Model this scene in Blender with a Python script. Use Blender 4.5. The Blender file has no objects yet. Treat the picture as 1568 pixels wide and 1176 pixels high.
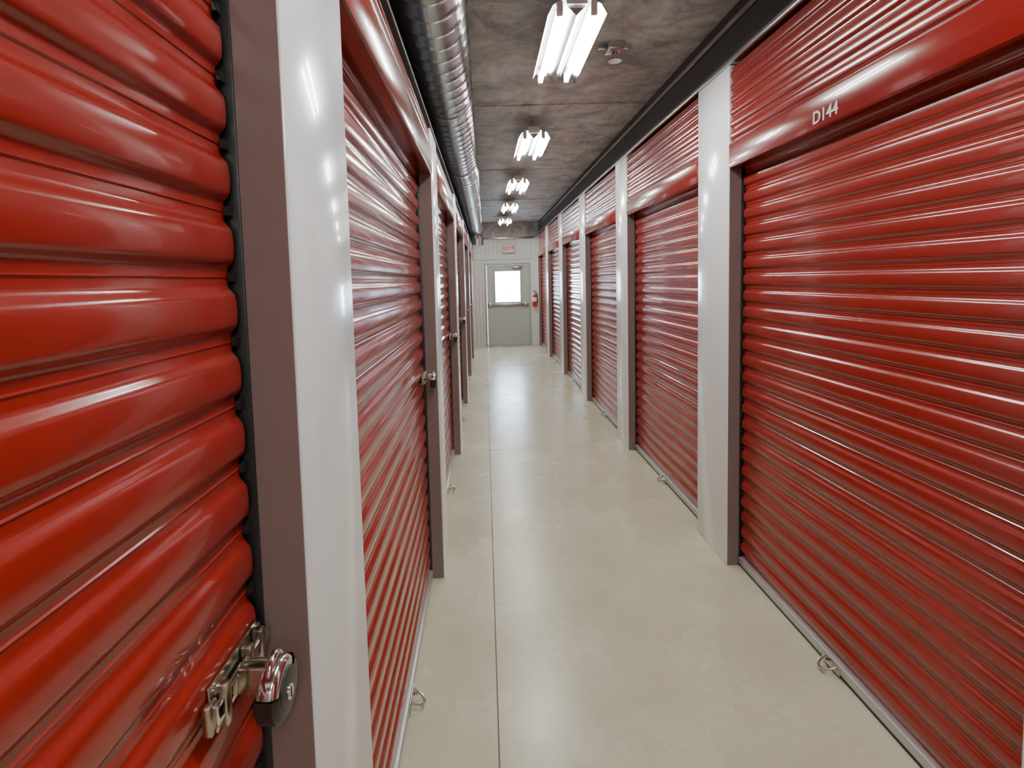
import bpy, bmesh, math, random
from mathutils import Vector, Matrix
random.seed(3)
scene = bpy.context.scene
COL = scene.collection

# ---------------------------------------------------------------- materials
def new_mat(name):
    m = bpy.data.materials.new(name); m.use_nodes = True
    nt = m.node_tree
    b = nt.nodes['Principled BSDF']
    return m, nt, b

def pbr(name, col, rough=0.5, metal=0.0, coat=0.0, bump=None, var=0.0, varscale=3.0, coat_rough=0.05):
    m, nt, b = new_mat(name)
    b.inputs['Base Color'].default_value = (*col, 1)
    b.inputs['Roughness'].default_value = rough
    b.inputs['Metallic'].default_value = metal
    b.inputs['Coat Weight'].default_value = coat
    b.inputs['Coat Roughness'].default_value = coat_rough
    tc = nt.nodes.new('ShaderNodeTexCoord')
    if var > 0:
        n = nt.nodes.new('ShaderNodeTexNoise'); n.inputs['Scale'].default_value = varscale
        n.inputs['Detail'].default_value = 5
        nt.links.new(tc.outputs['Object'], n.inputs['Vector'])
        r = nt.nodes.new('ShaderNodeValToRGB')
        r.color_ramp.elements[0].position = 0.3; r.color_ramp.elements[1].position = 0.7
        r.color_ramp.elements[0].color = (*[c*(1-var) for c in col], 1)
        r.color_ramp.elements[1].color = (*[min(1, c*(1+var)) for c in col], 1)
        nt.links.new(n.outputs['Fac'], r.inputs['Fac'])
        nt.links.new(r.outputs['Color'], b.inputs['Base Color'])
    if bump:
        n2 = nt.nodes.new('ShaderNodeTexNoise'); n2.inputs['Scale'].default_value = bump[0]
        n2.inputs['Detail'].default_value = 1
        nt.links.new(tc.outputs['Object'], n2.inputs['Vector'])
        bp = nt.nodes.new('ShaderNodeBump'); bp.inputs['Strength'].default_value = bump[1]
        bp.inputs['Distance'].default_value = bump[2]
        nt.links.new(n2.outputs['Fac'], bp.inputs['Height'])
        nt.links.new(bp.outputs['Normal'], b.inputs['Normal'])
    return m

def emit(name, col, s):
    m, nt, b = new_mat(name)
    b.inputs['Base Color'].default_value = (*col, 1)
    b.inputs['Emission Color'].default_value = (*col, 1)
    b.inputs['Emission Strength'].default_value = s
    return m

RED = pbr('red_enamel', (0.25, 0.012, 0.007), 0.24, coat=0.45, bump=(1.0, 0.08, 0.01), coat_rough=0.05)
REDH = pbr('red_header', (0.21, 0.010, 0.008), 0.22, coat=0.45, bump=(2, 0.12, 0.01), coat_rough=0.05)
WHITE = pbr('white_enamel', (0.84, 0.87, 0.90), 0.2, coat=0.3, bump=(1.5, 0.10, 0.01))
JAMB = pbr('jamb_shade', (0.23, 0.165, 0.16), 0.35)  # white jamb darkened: shade and red door reflection put into the base colour
DARK = pbr('dark_void', (0.06, 0.06, 0.065), 0.7)
BLACK = pbr('black_rubber', (0.012, 0.012, 0.012), 0.4)
GALV = pbr('galvanised_steel', (0.50, 0.50, 0.50), 0.25, metal=1.0)
DUCT = pbr('galvanised_duct', (0.36, 0.365, 0.37), 0.24, metal=1.0)
STEEL = pbr('brushed_steel', (0.60, 0.59, 0.56), 0.25, metal=1.0)
CHROME = pbr('chrome', (0.7, 0.69, 0.67), 0.12, metal=1.0)
ZINC = pbr('zinc_plate', (0.50, 0.46, 0.37), 0.26, metal=1.0, var=0.2, varscale=40)
BAR = pbr('aluminium_bar', (0.55, 0.55, 0.55), 0.4, metal=0.5)
FIXW = pbr('fixture_white', (0.75, 0.75, 0.75), 0.3)
REFL = pbr('reflector_metal', (0.6, 0.6, 0.6), 0.18, metal=1.0)
TUBE = emit('fluorescent_tube', (0.97, 1.0, 0.94), 122)
ENDW = pbr('end_wall_white', (0.76, 0.82, 0.79), 0.45)
DOORC = pbr('door_grey_green', (0.50, 0.60, 0.55), 0.4)
FRAMEC = pbr('door_frame_grey', (0.42, 0.51, 0.47), 0.4)
SIGNW = pbr('sign_white', (0.85, 0.85, 0.83), 0.4)
SIGNR = emit('sign_red_letters', (0.6, 0.01, 0.01), 0.5)
EXTR = pbr('extinguisher_red', (0.55, 0.01, 0.01), 0.25, coat=0.4)
TXT = pbr('label_white', (0.70, 0.68, 0.68), 0.5)
SNOW = pbr('snow', (0.85, 0.87, 0.9), 0.8, var=0.05)

# floor
m, nt, b = new_mat('polished_concrete'); FLOOR = m
tc = nt.nodes.new('ShaderNodeTexCoord')
n = nt.nodes.new('ShaderNodeTexNoise'); n.inputs['Scale'].default_value = 2.6; n.inputs['Detail'].default_value = 8; n.inputs['Roughness'].default_value = 0.6
nt.links.new(tc.outputs['Object'], n.inputs['Vector'])
r = nt.nodes.new('ShaderNodeValToRGB')
r.color_ramp.elements[0].position = 0.3; r.color_ramp.elements[0].color = (0.54, 0.505, 0.365, 1)
r.color_ramp.elements[1].position = 0.72; r.color_ramp.elements[1].color = (0.67, 0.63, 0.475, 1)
nt.links.new(n.outputs['Fac'], r.inputs['Fac'])
nt.links.new(r.outputs['Color'], b.inputs['Base Color'])
n3 = nt.nodes.new('ShaderNodeTexNoise'); n3.inputs['Scale'].default_value = 2.5; n3.inputs['Detail'].default_value = 4
nt.links.new(tc.outputs['Object'], n3.inputs['Vector'])
mr = nt.nodes.new('ShaderNodeMapRange'); mr.inputs['To Min'].default_value = 0.16; mr.inputs['To Max'].default_value = 0.36
nt.links.new(n3.outputs['Fac'], mr.inputs['Value']); nt.links.new(mr.outputs['Result'], b.inputs['Roughness'])
bp = nt.nodes.new('ShaderNodeBump'); bp.inputs['Strength'].default_value = 0.05; bp.inputs['Distance'].default_value = 0.01
nt.links.new(n3.outputs['Fac'], bp.inputs['Height']); nt.links.new(bp.outputs['Normal'], b.inputs['Normal'])

# ceiling
m, nt, b = new_mat('raw_concrete_ceiling'); CEIL = m
tc = nt.nodes.new('ShaderNodeTexCoord')
n = nt.nodes.new('ShaderNodeTexNoise'); n.inputs['Scale'].default_value = 3.4; n.inputs['Detail'].default_value = 14; n.inputs['Roughness'].default_value = 0.78
n.inputs['Distortion'].default_value = 0.5
nt.links.new(tc.outputs['Object'], n.inputs['Vector'])
r = nt.nodes.new('ShaderNodeValToRGB')
r.color_ramp.elements[0].position = 0.38; r.color_ramp.elements[0].color = (0.24, 0.25, 0.25, 1)
r.color_ramp.elements[1].position = 0.64; r.color_ramp.elements[1].color = (0.72, 0.75, 0.74, 1)
nt.links.new(n.outputs['Fac'], r.inputs['Fac'])
nt.links.new(r.outputs['Color'], b.inputs['Base Color'])
b.inputs['Roughness'].default_value = 0.55
bp = nt.nodes.new('ShaderNodeBump'); bp.inputs['Strength'].default_value = 0.6; bp.inputs['Distance'].default_value = 0.02
nt.links.new(n.outputs['Fac'], bp.inputs['Height']); nt.links.new(bp.outputs['Normal'], b.inputs['Normal'])

# glass
m, nt, b = new_mat('window_glass'); GLASS = m
nt.nodes.remove(b)
out = nt.nodes['Material Output']
tr = nt.nodes.new('ShaderNodeBsdfTransparent'); gl = nt.nodes.new('ShaderNodeBsdfGlossy'); gl.inputs['Roughness'].default_value = 0.02
mx = nt.nodes.new('ShaderNodeMixShader'); mx.inputs[0].default_value = 0.08
nt.links.new(tr.outputs[0], mx.inputs[1]); nt.links.new(gl.outputs[0], mx.inputs[2]); nt.links.new(mx.outputs[0], out.inputs['Surface'])

# ---------------------------------------------------------------- mesh helper
class MB:
    def __init__(s): s.bm = bmesh.new(); s.mats = []
    def mi(s, mat):
        if mat not in s.mats: s.mats.append(mat)
        return s.mats.index(mat)
    def merge(s, t, mat, smooth=False):
        i = s.mi(mat)
        for f in t.faces: f.material_index = i; f.smooth = smooth
        me = bpy.data.meshes.new('tmp'); t.to_mesh(me); t.free()
        s.bm.from_mesh(me); bpy.data.meshes.remove(me)
    def box(s, mn, mx, mat, bev=0.0, rot=None, seg=2):
        t = bmesh.new(); bmesh.ops.create_cube(t, size=1)
        c = [(a+b)/2 for a, b in zip(mn, mx)]; d = [abs(b-a) for a, b in zip(mn, mx)]
        for v in t.verts: v.co = Vector((v.co.x*d[0], v.co.y*d[1], v.co.z*d[2]))
        if bev > 0: bmesh.ops.bevel(t, geom=t.edges[:], offset=min(bev, min(d)*0.45), segments=seg, affect='EDGES', profile=0.5)
        M = Matrix.Translation(c)
        if rot: M = M @ rot.to_4x4()
        t.transform(M)
        s.merge(t, mat, smooth=False)
    def cyl(s, p0, p1, r, mat, seg=24, r2=None, bev=0.0):
        p0 = Vector(p0); p1 = Vector(p1); d = p1-p0
        t = bmesh.new()
        bmesh.ops.create_cone(t, cap_ends=True, segments=seg, radius1=r, radius2=r if r2 is None else r2, depth=d.length)
        if bev > 0:
            es = [e for e in t.edges if len(e.link_faces) == 2 and any(len(f.verts) > 4 for f in e.link_faces)]
            bmesh.ops.bevel(t, geom=es, offset=bev, segments=3, affect='EDGES', profile=0.5)
        q = Vector((0, 0, 1)).rotation_difference(d.normalized())
        t.transform(Matrix.Translation((p0+p1)/2) @ q.to_matrix().to_4x4())
        s.merge(t, mat, smooth=True)
    def sweep(s, pts, r, mat, seg=12, closed=False):
        pts = [Vector(p) for p in pts]; n = len(pts); t = bmesh.new(); rings = []
        up = Vector((0, 0, 1)); prev = None
        for i, p in enumerate(pts):
            if closed: tan = (pts[(i+1) % n]-pts[i-1]).normalized()
            else: tan = (pts[min(i+1, n-1)]-pts[max(i-1, 0)]).normalized()
            if prev is None:
                a = up if abs(tan.dot(up)) < 0.9 else Vector((1, 0, 0))
                u = (a-tan*a.dot(tan)).normalized()
            else: u = (prev-tan*prev.dot(tan)).normalized()
            prev = u; w = tan.cross(u)
            rr = r[i] if isinstance(r, (list, tuple)) else r
            rings.append([t.verts.new(p+(u*math.cos(2*math.pi*k/seg)+w*math.sin(2*math.pi*k/seg))*rr) for k in range(seg)])
        m = n if closed else n-1
        for i in range(m):
            A = rings[i]; B = rings[(i+1) % n]
            for k in range(seg):
                t.faces.new((A[k], A[(k+1) % seg], B[(k+1) % seg], B[k]))
        if not closed:
            t.faces.new(rings[0]); t.faces.new(rings[-1][::-1])
        bmesh.ops.recalc_face_normals(t, faces=t.faces[:])
        s.merge(t, mat, smooth=True)
    def grid(s, rows, mat, smooth=True):
        t = bmesh.new(); R = [[t.verts.new(p) for p in row] for row in rows]
        for i in range(len(R)-1):
            for j in range(len(R[0])-1):
                t.faces.new((R[i][j], R[i][j+1], R[i+1][j+1], R[i+1][j]))
        s.merge(t, mat, smooth)
    def obj(s, name, parent=None, loc=(0, 0, 0)):
        me = bpy.data.meshes.new(name); s.bm.to_mesh(me); s.bm.free()
        for m in s.mats: me.materials.append(m)
        o = bpy.data.objects.new(name, me); COL.objects.link(o); o.location = loc
        try: me.set_sharp_from_angle(angle=math.radians(40))
        except Exception: pass
        if parent: o.parent = parent
        return o

def empty(name, loc=(0, 0, 0)):
    e = bpy.data.objects.new(name, None); COL.objects.link(e); e.location = loc; e.empty_display_size = 0.1
    return e

# ---------------------------------------------------------------- dimensions
XL, XR = -0.258, 1.294
REC = 0.082
ZH, ZR, ZT = 2.15, 2.28, 2.66      # opening top, rail top, wall top
ZTL = 2.37
ZC = 3.0
YB, YE = -4.2, 12.83
PITCH = 0.086

# floor
f = MB()
f.box((XL-0.2, YB-0.1, -0.1), (XR+0.2, YE+0.1, 0.0), FLOOR)
floor = f.obj('floor')
j = MB()
JM = pbr('joint_line', (0.16, 0.12, 0.08), 0.8)
JM2 = pbr('joint_line_faint', (0.44, 0.41, 0.30), 0.6)
j.box((0.005, YB, 0.0), (0.010, YE, 0.0012), JM)
for y in (4.85, 9.2, 0.2): j.box((XL-0.07, y, 0.0), (XR+0.07, y+0.004, 0.0008), JM2)
o = j.obj('floor_joint'); o.name = 'joint_strip_1'  # thin strips drawing the lengthwise floor crack and the cross joints
# ceiling
c = MB()
c.box((XL-0.2, YB-0.1, ZC), (XR+0.2, YE+0.1, ZC+0.1), CEIL)
for y in (-3, -0.6, 1.85, 4.3, 6.75, 9.2, 11.6):
    c.box((XL-0.15, y, ZC-0.006), (XR+0.15, y+0.02, ZC+0.01), CEIL)
c.obj('ceiling')

# corrugated profile
def profile(z0, z1, pitch, h, flip=False):
    """list of (z, out) bottom to top"""
    out = []
    tt = [0, .10, .12, .14, .24, .27, .30, .33, .36, .40, .46, .55, .64, .73, .80, .84, .88, .92, .96]
    def off(t):
        if t <= .24: return 0.0018 if abs(t-.12) < .01 else 0.0
        if t <= .40:
            u = (t-.24)/.16; return h*0.86*(0.5-0.5*math.cos(math.pi*u))
        if t <= .80:
            u = (t-.40)/.40; return h*(0.86+0.14*math.sin(math.pi*u))
        u = (t-.80)/.20; return h*0.86*(0.5+0.5*math.cos(math.pi*u))
    k = 0
    while True:
        for t in tt:
            z = z0+(k+t)*pitch
            if z > z1: return out
            out.append((z, off(t)))
        k += 1

def posts(near0, S, width, kmin, kmax, yend):
    P = []
    for k in range(kmin, kmax+1):
        a = near0+S*k; P.append((a, min(a+width, yend)))
    return P

left_posts = posts(0.708, 2.02, 0.315, -2, 5, YE)
right_posts = posts(2.78, 1.97, 0.40, -3, 4, YE)
right_posts.append((12.62, YE))

def build_side(side, xf, P, name):
    s = 1 if side == 'right' else -1     # outward direction (away from corridor)
    w = MB()
    ztop = ZT if side == 'right' else ZTL
    def bx(x0, x1, y0, y1, z0, z1, mat, bev=0.0):
        a, b_ = xf+s*x0, xf+s*x1
        w.box((min(a, b_), y0, z0), (max(a, b_), y1, z1), mat, bev)
    # backing
    bx(0.14, 0.18, YB, YE, 0, ZC, DARK)
    for (a, b_) in P:
        if b_-a < 0.02: continue
        bx(0.0, 0.14, a, b_, 0.0, ztop+0.02, WHITE, 0.006)
        # added thin sheets carrying the painted jamb shade, near and far sides
        bx(0.004, 0.12, a-0.002, a+0.001, 0.001, ZH+0.05, JAMB)
        bx(0.004, 0.12, b_-0.001, b_+0.002, 0.001, ZH+0.05, JAMB)
    spans = []
    ys = [(YB, YB)]+P+[(YE, YE)]
    for i in range(len(ys)-1):
        y0, y1 = ys[i][1], ys[i+1][0]
        if y1-y0 > 0.3: spans.append((y0, y1))
    for (y0, y1) in spans:
        # rail
        bx(-0.004, 0.075, y0+0.001, y1-0.001, ZH, ZR, REDH, 0.008)
        bx(0.075, 0.14, y0+0.001, y1-0.001, ZH+0.03, ZR, DARK)
        # corrugated header
        pr = profile(ZR, ztop, 0.062, 0.008)
        rows = [[(xf+s*(0.014-o_), y, z) for y in (y0, y1)] for z, o_ in pr]
        w.grid(rows, REDH)
        bx(0.02, 0.05, y0, y1, ZR, ztop, REDH)
    # top track
    if side == 'right':
        bx(-0.012, 0.14, YB, YE, ztop+0.02, ztop+0.045, GALV, 0.004)
        bx(0.05, 0.14, YB, YE, ZT+0.045, ZC, DARK)
        bx(0.03, 0.05, YB, YE, ZC-0.10, ZC-0.07, GALV, 0.004)
    else:
        bx(-0.006, 0.14, YB, YE, ztop+0.02, ztop+0.035, DARK, 0.004)
        bx(0.12, 0.14, YB, YE, ztop+0.035, ZC, DARK)
    w.obj(name)
    return spans

spL = build_side('left', XL, left_posts, 'wall_left')
spR = build_side('right', XR, right_posts, 'wall_right')

def rollup(side, xf, y0, y1, latch=True):
    s = 1 if side == 'right' else -1
    e = empty('roll_up_door', (xf+s*REC, (y0+y1)/2, 0))
    hw = (y1-y0)/2
    def X(d): return -s*d
    m = MB()
    pr = profile(0.055, ZH+0.10, PITCH, 0.0110)
    g = 0.014
    NY = 6
    rows = []
    for z, o_ in pr:
        row = []
        for i in range(NY+1):
            y = -hw+g+(2*hw-2*g)*i/NY
            row.append((X(o_), y, z))
        rows.append(row)
    m.grid(rows, RED)
    m.obj('curtain', e)
    m = MB()
    def bx(x0, x1, ya, yb, z0, z1, mat, bev=0.0):
        a, b_ = X(x0), X(x1)
        m.box((min(a, b_), ya, z0), (max(a, b_), yb, z1), mat, bev)
    bx(-0.005, 0.022, -hw+0.01, hw-0.01, 0.018, 0.056, BAR, 0.006)
    bx(0.000, 0.016, -hw+0.01, hw-0.01, 0.0, 0.018, BLACK, 0.003)
    m.obj('bottom_bar', e)
    m = MB()
    for sg in (-1, 1):
        a = sg*hw; b_ = sg*(hw-0.006)
        bx(-0.012, 0.018, min(a, b_)+0.001, max(a, b_)-0.001, 0, ZH+0.02, BLACK, 0.002)
        a = sg*(hw-0.006); b_ = sg*(hw-0.03)
        bx(-0.014, -0.006, min(a, b_), max(a, b_), 0, ZH+0.02, BLACK)
        z = 0.06
        while z < ZH-0.05:
            a = sg*(hw-0.006); b_ = sg*(hw-0.018)
            bx(0.002, 0.008, min(a, b_), max(a, b_), z, z+0.012, BLACK)
            z += PITCH
    m.obj('side_guide', e)
    # foot handle
    m = MB()
    m.box((min(X(0.020), X(0.026)), -0.05, 0.012), (max(X(0.020), X(0.026)), 0.05, 0.050), STEEL, 0.002)
    pts = []
    for i in range(13):
        a = math.pi*i/12
        pts.append((X(0.026+0.045*math.sin(a)), -0.035*math.cos(a), 0.040-0.022*math.sin(a)))
    m.sweep(pts, 0.005, STEEL, 8)
    m.cyl((X(0.026), 0.0, 0.045), (X(0.05), 0, 0.05), 0.006, STEEL, 10)
    m.obj('lift_handle', e)
    if latch:
        m = MB(); zc = 1.115; ye = hw-0.020
        x0 = 0.0115
        bx(x0, x0+0.003, ye-0.125, ye, zc-0.030, zc+0.030, ZINC, 0.0014)
        bx(x0, x0+0.010, ye-0.140, ye-0.118, zc-0.018, zc+0.018, ZINC, 0.004)
        for yy in (ye-0.108, ye-0.045, ye-0.012):
            bx(x0+0.003, x0+0.018, yy-0.007, yy+0.007, zc-0.026, zc+0.026, ZINC, 0.004)
        bx(x0+0.006, x0+0.015, ye-0.13, ye+0.015, zc-0.012, zc+0.012, CHROME, 0.003)
        bx(x0+0.014, x0+0.052, ye-0.083, ye-0.076, zc-0.014, zc+0.02, ZINC, 0.003)
        bx(x0+0.014, x0+0.052, ye-0.066, ye-0.059, zc-0.014, zc+0.02, ZINC, 0.003)
        for yy in (ye-0.117, ye-0.004):
            for zz in (zc-0.023, zc+0.023):
                m.cyl((X(x0+0.002), yy, zz), (X(x0+0.007), yy, zz), 0.005, STEEL, 10)
        m.obj('slide_latch', e)
    return e

def padlock(side, xf, y1):
    s = 1 if side == 'right' else -1
    yy = y1-0.020-0.068
    o_ = MB(); r = 0.037
    def P(x, y, z): return (-s*x, y, z)
    o_.cyl(P(-0.013, 0, 0), P(0.014, 0, 0), r, CHROME, 40, bev=0.009)
    o_.cyl(P(0.0135, 0, 0), P(0.0165, 0, 0), r*0.66, BLACK, 32, bev=0.001)
    o_.cyl(P(0.015, 0, -0.006), P(0.019, 0, -0.006), 0.009, CHROME, 20, bev=0.001)
    o_.box((min(-s*0.0185, -s*0.0197), -0.001, -0.012), (max(-s*0.0185, -s*0.0197), 0.001, 0.0), BLACK)
    t = bmesh.new(); R = []
    n = 28
    for i in range(n+1):
        a = math.radians(165)+math.radians(230)*i/n
        ca, sa = math.cos(a), math.sin(a)
        R.append([t.verts.new(P(x, rr*ca, rr*sa)) for x, rr in ((-0.014, r-0.006), (-0.010, r+0.002), (0.010, r+0.002), (0.0150, r-0.004), (0.0155, r-0.014))])
    for i in range(n):
        for k in range(4): t.faces.new((R[i][k], R[i+1][k], R[i+1][k+1], R[i][k+1]))
    o_.merge(t, BLACK, True)
    o_.sweep([P(0, 0.020*math.cos(math.pi*i/10), 0.020+0.023*math.sin(math.pi*i/10)) for i in range(11)], 0.0045, CHROME, 10)
    return o_.obj('disc_padlock', None, (xf+s*(REC)-s*0.066, yy, 1.115-0.015))

for (y0, y1) in spL: rollup('left', XL, y0, y1)
for (y0, y1) in spR: rollup('right', XR, y0, y1, latch=False)
lk = [(a, b_) for a, b_ in spL if b_ > 0.5][:4]
for (y0, y1) in lk: padlock('left', XL, y1)

# ---------------------------------------------------------------- ends
w = MB()
DX0, DX1, DZ = 0.0, 1.13, 2.02
w.box((XL-0.18, YE, 0), (DX0, YE+0.12, 2.63), ENDW)
w.box((DX1, YE, 0), (XR+0.18, YE+0.12, 2.63), ENDW)
w.box((DX0, YE, DZ), (DX1, YE+0.12, 2.63), ENDW)
w.box((XL-0.18, YE, 2.63), (XR+0.18, YE+0.12, ZC), CEIL)
for x in (-0.22, -0.14, -0.06):
    w.box((x, YE-0.012, 0.02), (x+0.025, YE+0.001, 2.62), ENDW, 0.004)
x = 0.03
while x < 1.27:
    w.box((x, YE-0.012, 2.14), (x+0.02, YE+0.001, 2.62), ENDW, 0.004); x += 0.1
w.box((XL, YE-0.02, 2.10), (XR, YE+0.001, 2.135), ENDW, 0.004)
w.box((XL, YE-0.025, 2.60), (XR, YE+0.001, 2.65), GALV, 0.004)
w.obj('wall_front')
w = MB(); w.box((XL-0.18, YB-0.12, 0), (XR+0.18, YB, ZC), ENDW); w.obj('wall_back')

d = empty('door_1', ((DX0+DX1)/2, YE, 0))
hw = (DX1-DX0)/2
m = MB()
for sg in (-1, 1):
    a, b_ = sg*hw, sg*(hw-0.05)
    m.box((min(a, b_), -0.02, 0), (max(a, b_), 0.1, DZ), FRAMEC, 0.004)
m.box((-hw+0.05, -0.02, DZ-0.05), (hw-0.05, 0.1, DZ), FRAMEC, 0.004)
m.box((-hw, -0.01, 0.0), (hw, 0.12, 0.012), BAR, 0.003)
m.obj('frame', d)
m = MB()
L, R_, T = -hw+0.052, hw-0.052, DZ-0.052
wx0, wx1, wz0, wz1 = 0.26-0.565, 0.87-0.565, 1.07, 1.82
for a in (((L, 0.02, 0.014), (wx0, 0.065, T)), ((wx1, 0.02, 0.014), (R_, 0.065, T)), ((wx0, 0.02, 0.014), (wx1, 0.065, wz0)), ((wx0, 0.02, wz1), (wx1, 0.065, T))):
    m.box(a[0], a[1], DOORC)
for a in (((wx0-0.03, 0.008, wz0-0.03), (wx1+0.03, 0.022, wz0)), ((wx0-0.03, 0.008, wz1), (wx1+0.03, 0.022, wz1+0.03)), ((wx0-0.03, 0.008, wz0), (wx0, 0.022, wz1)), ((wx1, 0.008, wz0), (wx1+0.03, 0.022, wz1))):
    m.box(a[0], a[1], FRAMEC, 0.003)
m.obj('leaf', d)
m = MB()
m.box((L+0.02, -0.035, 0.985), (R_-0.02, 0.0, 1.035), STEEL, 0.008)
m.box((L+0.02, -0.04, 0.97), (L+0.12, 0.02, 1.05), STEEL, 0.008)
m.box((R_-0.12, -0.04, 0.97), (R_-0.02, 0.02, 1.05), STEEL, 0.008)
m.obj('push_bar', d)
m = MB()
m.box((0.12, -0.03, T-0.09), (0.36, 0.02, T-0.03), STEEL, 0.006)
m.box((0.16, -0.045, T-0.02), (0.18, -0.025, T+0.0), STEEL, 0.003)
m.sweep([(0.2, -0.035, T-0.03), (0.05, -0.06, T-0.005), (-0.08, -0.022, T+0.015)], 0.008, STEEL, 8)
m.obj('door_closer', d)
m = MB(); m.box((wx0, 0.038, wz0), (wx1, 0.044, wz1), GLASS); m.obj('window_pane', d)

# exit sign
e = empty('exit_sign', (0.60, YE-0.06, 2.37))
m = MB()
m.box((-0.155, -0.022, -0.105), (0.155, 0.022, 0.105), SIGNW, 0.01)
for zz in (-0.098, 0.090): m.box((-0.15, -0.0235, zz), (0.15, -0.020, zz+0.008), FRAMEC)
for xx in (-0.15, 0.142): m.box((xx, -0.0235, -0.098), (xx+0.008, -0.020, 0.098), FRAMEC)
m.box((-0.05, 0.022, -0.04), (0.05, 0.06, 0.04), SIGNW, 0.004); m.obj('housing', e)
cu = bpy.data.curves.new('letters', 'FONT'); cu.body = 'EXIT'; cu.size = 0.13; cu.align_x = 'CENTER'; cu.align_y = 'CENTER'; cu.extrude = 0.001; cu.offset = 0.003
to = bpy.data.objects.new('letters', cu); COL.objects.link(to); to.parent = e; to.location = (0, -0.0235, 0); to.rotation_euler = (math.pi/2, 0, 0)
cu.materials.append(SIGNR)

# fire extinguisher
m = MB()
m.cyl((0, 0, 0), (0, 0, 0.30), 0.055, EXTR, 28, bev=0.02)
m.cyl((0, 0, 0.29), (0, 0, 0.35), 0.02, CHROME, 16)
m.box((-0.015, -0.09, 0.345), (0.015, 0.03, 0.36), BLACK, 0.004)
m.box((-0.012, -0.085, 0.37), (0.012, 0.02, 0.382), BLACK, 0.004, rot=Matrix.Rotation(0.2, 3, 'X'))
m.sweep([(0.02, 0, 0.34), (0.06, -0.02, 0.33), (0.072, -0.02, 0.22), (0.066, -0.02, 0.08)], 0.009, BLACK, 8)
m.cyl((0, 0, 0.12), (0, 0, 0.22), 0.0558, SIGNW, 28)
m.box((-0.02, 0.04, 0.05), (0.02, 0.075, 0.30), STEEL, 0.003)
m.obj('fire_extinguisher', None, (1.205, YE-0.088, 0.95))

# ---------------------------------------------------------------- light fixtures
def fixture(x, y):
    zf = 2.84; L = 0.86
    e = empty('fluorescent_light_fixture', (x, y, zf))
    m = MB()
    m.box((-0.05, -L/2, 0.022), (0.05, L/2, 0.075), FIXW, 0.005)
    for sg in (-1, 1):
        t = bmesh.new(); prof = [(0.05, 0.050), (0.085, 0.045), (0.115, 0.022), (0.138, -0.025), (0.136, -0.027), (0.112, 0.018), (0.083, 0.039), (0.05, 0.044)]
        R = [[t.verts.new((sg*px, yy, pz)) for px, pz in prof] for yy in (-L/2, L/2)]
        k = len(prof)
        for i in range(k): t.faces.new((R[0][i], R[0][(i+1) % k], R[1][(i+1) % k], R[1][i]))
        t.faces.new(R[0]); t.faces.new(R[1][::-1])
        bmesh.ops.recalc_face_normals(t, faces=t.faces[:])
        m.merge(t, REFL, False)
    t = bmesh.new(); prof = [(-0.045, 0.022), (0.0, -0.022), (0.045, 0.022)]
    R = [[t.verts.new((px, yy, pz)) for px, pz in prof] for yy in (-L/2+0.02, L/2-0.02)]
    for i in range(3): t.faces.new((R[0][i], R[0][(i+1) % 3], R[1][(i+1) % 3], R[1][i]))
    t.faces.new(R[0]); t.faces.new(R[1])
    bmesh.ops.recalc_face_normals(t, faces=t.faces[:])
    m.merge(t, REFL)
    for sg in (-1, 1):
        for xx in (-0.08, 0.08):
            m.box((xx-0.015, sg*(L/2-0.012)-0.010, -0.024), (xx+0.015, sg*(L/2-0.012)+0.010, 0.04), FIXW, 0.004)
    m.obj('housing', e)
    m = MB()
    for xx in (-0.08, 0.08):
        m.cyl((xx, -L/2+0.024, -0.004), (xx, L/2-0.024, -0.004), 0.0155, TUBE, 10)
    m.obj('tubes', e)
    m = MB()
    for yy in (-L/2+0.12, L/2-0.12):
        m.cyl((0, yy, 0.07), (0, yy, ZC-zf+0.001), 0.003, STEEL, 8)
    m.cyl((0, 0.1, ZC-zf-0.02), (0, 0.1, ZC-zf+0.001), 0.05, STEEL, 20)
    m.sweep([(0, 0.1, ZC-zf-0.02), (0.01, 0.08, 0.11), (0, 0.03, 0.07)], 0.006, STEEL, 8)
    m.obj('hanger', e)
for k in range(-3, 5):
    fixture(0.46, 2.93+2.1*k)

# ---------------------------------------------------------------- duct
def helix_duct(m, x, z, y0, y1, r, pitch=0.13):
    seg = 48; dy = 0.013; n = int((y1-y0)/dy); rows = []
    for i in range(n+1):
        y = y0+dy*i; row = []
        for k in range(seg+1):
            a = 2*math.pi*k/seg
            ph = ((y/pitch)+k/seg) % 1.0
            dd = min(ph, 1-ph)*pitch
            rr = r+0.006*max(0, 1-dd/0.014)
            row.append((x+rr*math.sin(a), y, z+rr*math.cos(a)))
        rows.append(row)
    m.grid(rows, DUCT)
m = MB()
DXc, DZc, DR = -0.205, 2.785, 0.155
D2x, D2z = DXc+0.015, DZc-0.015
helix_duct(m, DXc, DZc, YB+0.02, 5.3, DR)
m.cyl((DXc, 5.22, DZc), (DXc, 5.30, DZc), DR+0.008, GALV, 48)
m.sweep([(DXc+0.0, 5.28, DZc), (DXc+0.005, 5.4, DZc-0.005), (D2x, 5.55, D2z), (D2x, 5.66, D2z)], DR+0.004, DUCT, 48)
m.cyl((D2x, 5.62, D2z), (D2x, 5.70, D2z), DR+0.009, GALV, 48)
helix_duct(m, D2x, D2z, 5.65, 11.4, DR)
m.cyl((D2x, 11.36, D2z), (D2x, 11.43, D2z), DR+0.009, GALV, 48)
pts = [(D2x+0.035*(1-math.cos(a)), 11.40+0.26*math.sin(a), D2z-0.26*(1-math.cos(a))) for a in [math.radians(q) for q in range(0, 91, 10)]]
pts.append((pts[-1][0]+0.0, pts[-1][1], pts[-1][2]-0.12))
m.sweep(pts, DR, DUCT, 40)
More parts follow.
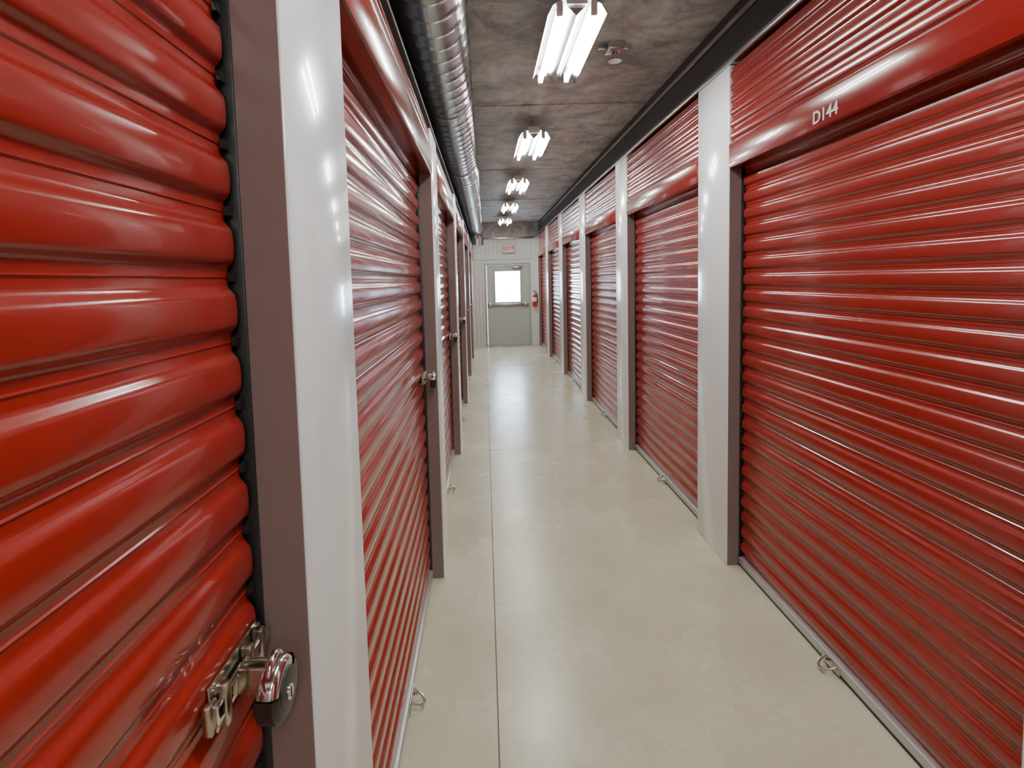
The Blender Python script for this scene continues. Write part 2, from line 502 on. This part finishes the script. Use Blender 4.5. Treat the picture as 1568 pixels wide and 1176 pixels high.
for y in (-3, -1, 1.2, 3.4, 7.5, 9.6):
    z = DZc if y < 5 else D2z; x = DXc if y < 5 else D2x
    m.cyl((x, y, z), (x, y+0.03, z), DR+0.007, STEEL, 48)
    m.box((x-0.012, y+0.002, z+DR), (x+0.012, y+0.028, ZC+0.001), STEEL)
m.obj('spiral_air_duct')

# junction box / sensor on ceiling
e = MB()
e.box((-0.05, -0.05, -0.045), (0.05, 0.05, 0.0), STEEL, 0.005)
e.cyl((0, 0, -0.09), (0, 0, -0.045), 0.018, STEEL, 16)
e.cyl((0, 0, -0.10), (0, 0, -0.09), 0.04, STEEL, 24)
e.box((-0.10, -0.012, -0.03), (-0.05, 0.012, -0.012), STEEL, 0.004)
e.box((0.05, -0.012, -0.03), (0.10, 0.012, -0.012), STEEL, 0.004)
e.obj('ceiling_junction_box', None, (0.82, 3.25, ZC))

# unit number
cu = bpy.data.curves.new('unit_number_label', 'FONT'); cu.body = 'D144'; cu.size = 0.066; cu.align_x = 'CENTER'; cu.align_y = 'CENTER'; cu.extrude = 0.0006; cu.offset = 0.0010
to = bpy.data.objects.new('unit_number_label', cu); COL.objects.link(to)
to.location = (XR-0.0055, 2.0, 2.19); to.rotation_euler = (math.pi/2, 0, -math.pi/2)
cu.materials.append(TXT)

# outside
g = MB(); g.box((-30, YE+0.13, -0.3), (30, 70, -0.12), SNOW); g.obj('ground_outside')

wd = bpy.data.worlds.new('World'); scene.world = wd; wd.use_nodes = True
bg = wd.node_tree.nodes['Background']
bg.inputs['Color'].default_value = (0.62, 0.81, 1.0, 1); bg.inputs['Strength'].default_value = 36.0

# ---------------------------------------------------------------- camera
th = math.radians(4.0); ph = math.radians(1.5)
fw = Vector((0, math.cos(th), -math.sin(th))); r0 = Vector((1, 0, 0)); u0 = Vector((0, math.sin(th), math.cos(th)))
rr = r0*math.cos(ph)-u0*math.sin(ph); uu = u0*math.cos(ph)+r0*math.sin(ph)
M = Matrix((rr, uu, -fw)).transposed().to_4x4(); M.translation = Vector((0, 0, 1.6))
cd = bpy.data.cameras.new('camera'); co = bpy.data.objects.new('camera', cd); COL.objects.link(co)
co.matrix_world = M
cd.sensor_width = 36; cd.sensor_fit = 'HORIZONTAL'; cd.lens = 36*800/1568
cd.shift_x = 40.5/1568; cd.shift_y = -102/1568
cd.clip_start = 0.02
scene.camera = co
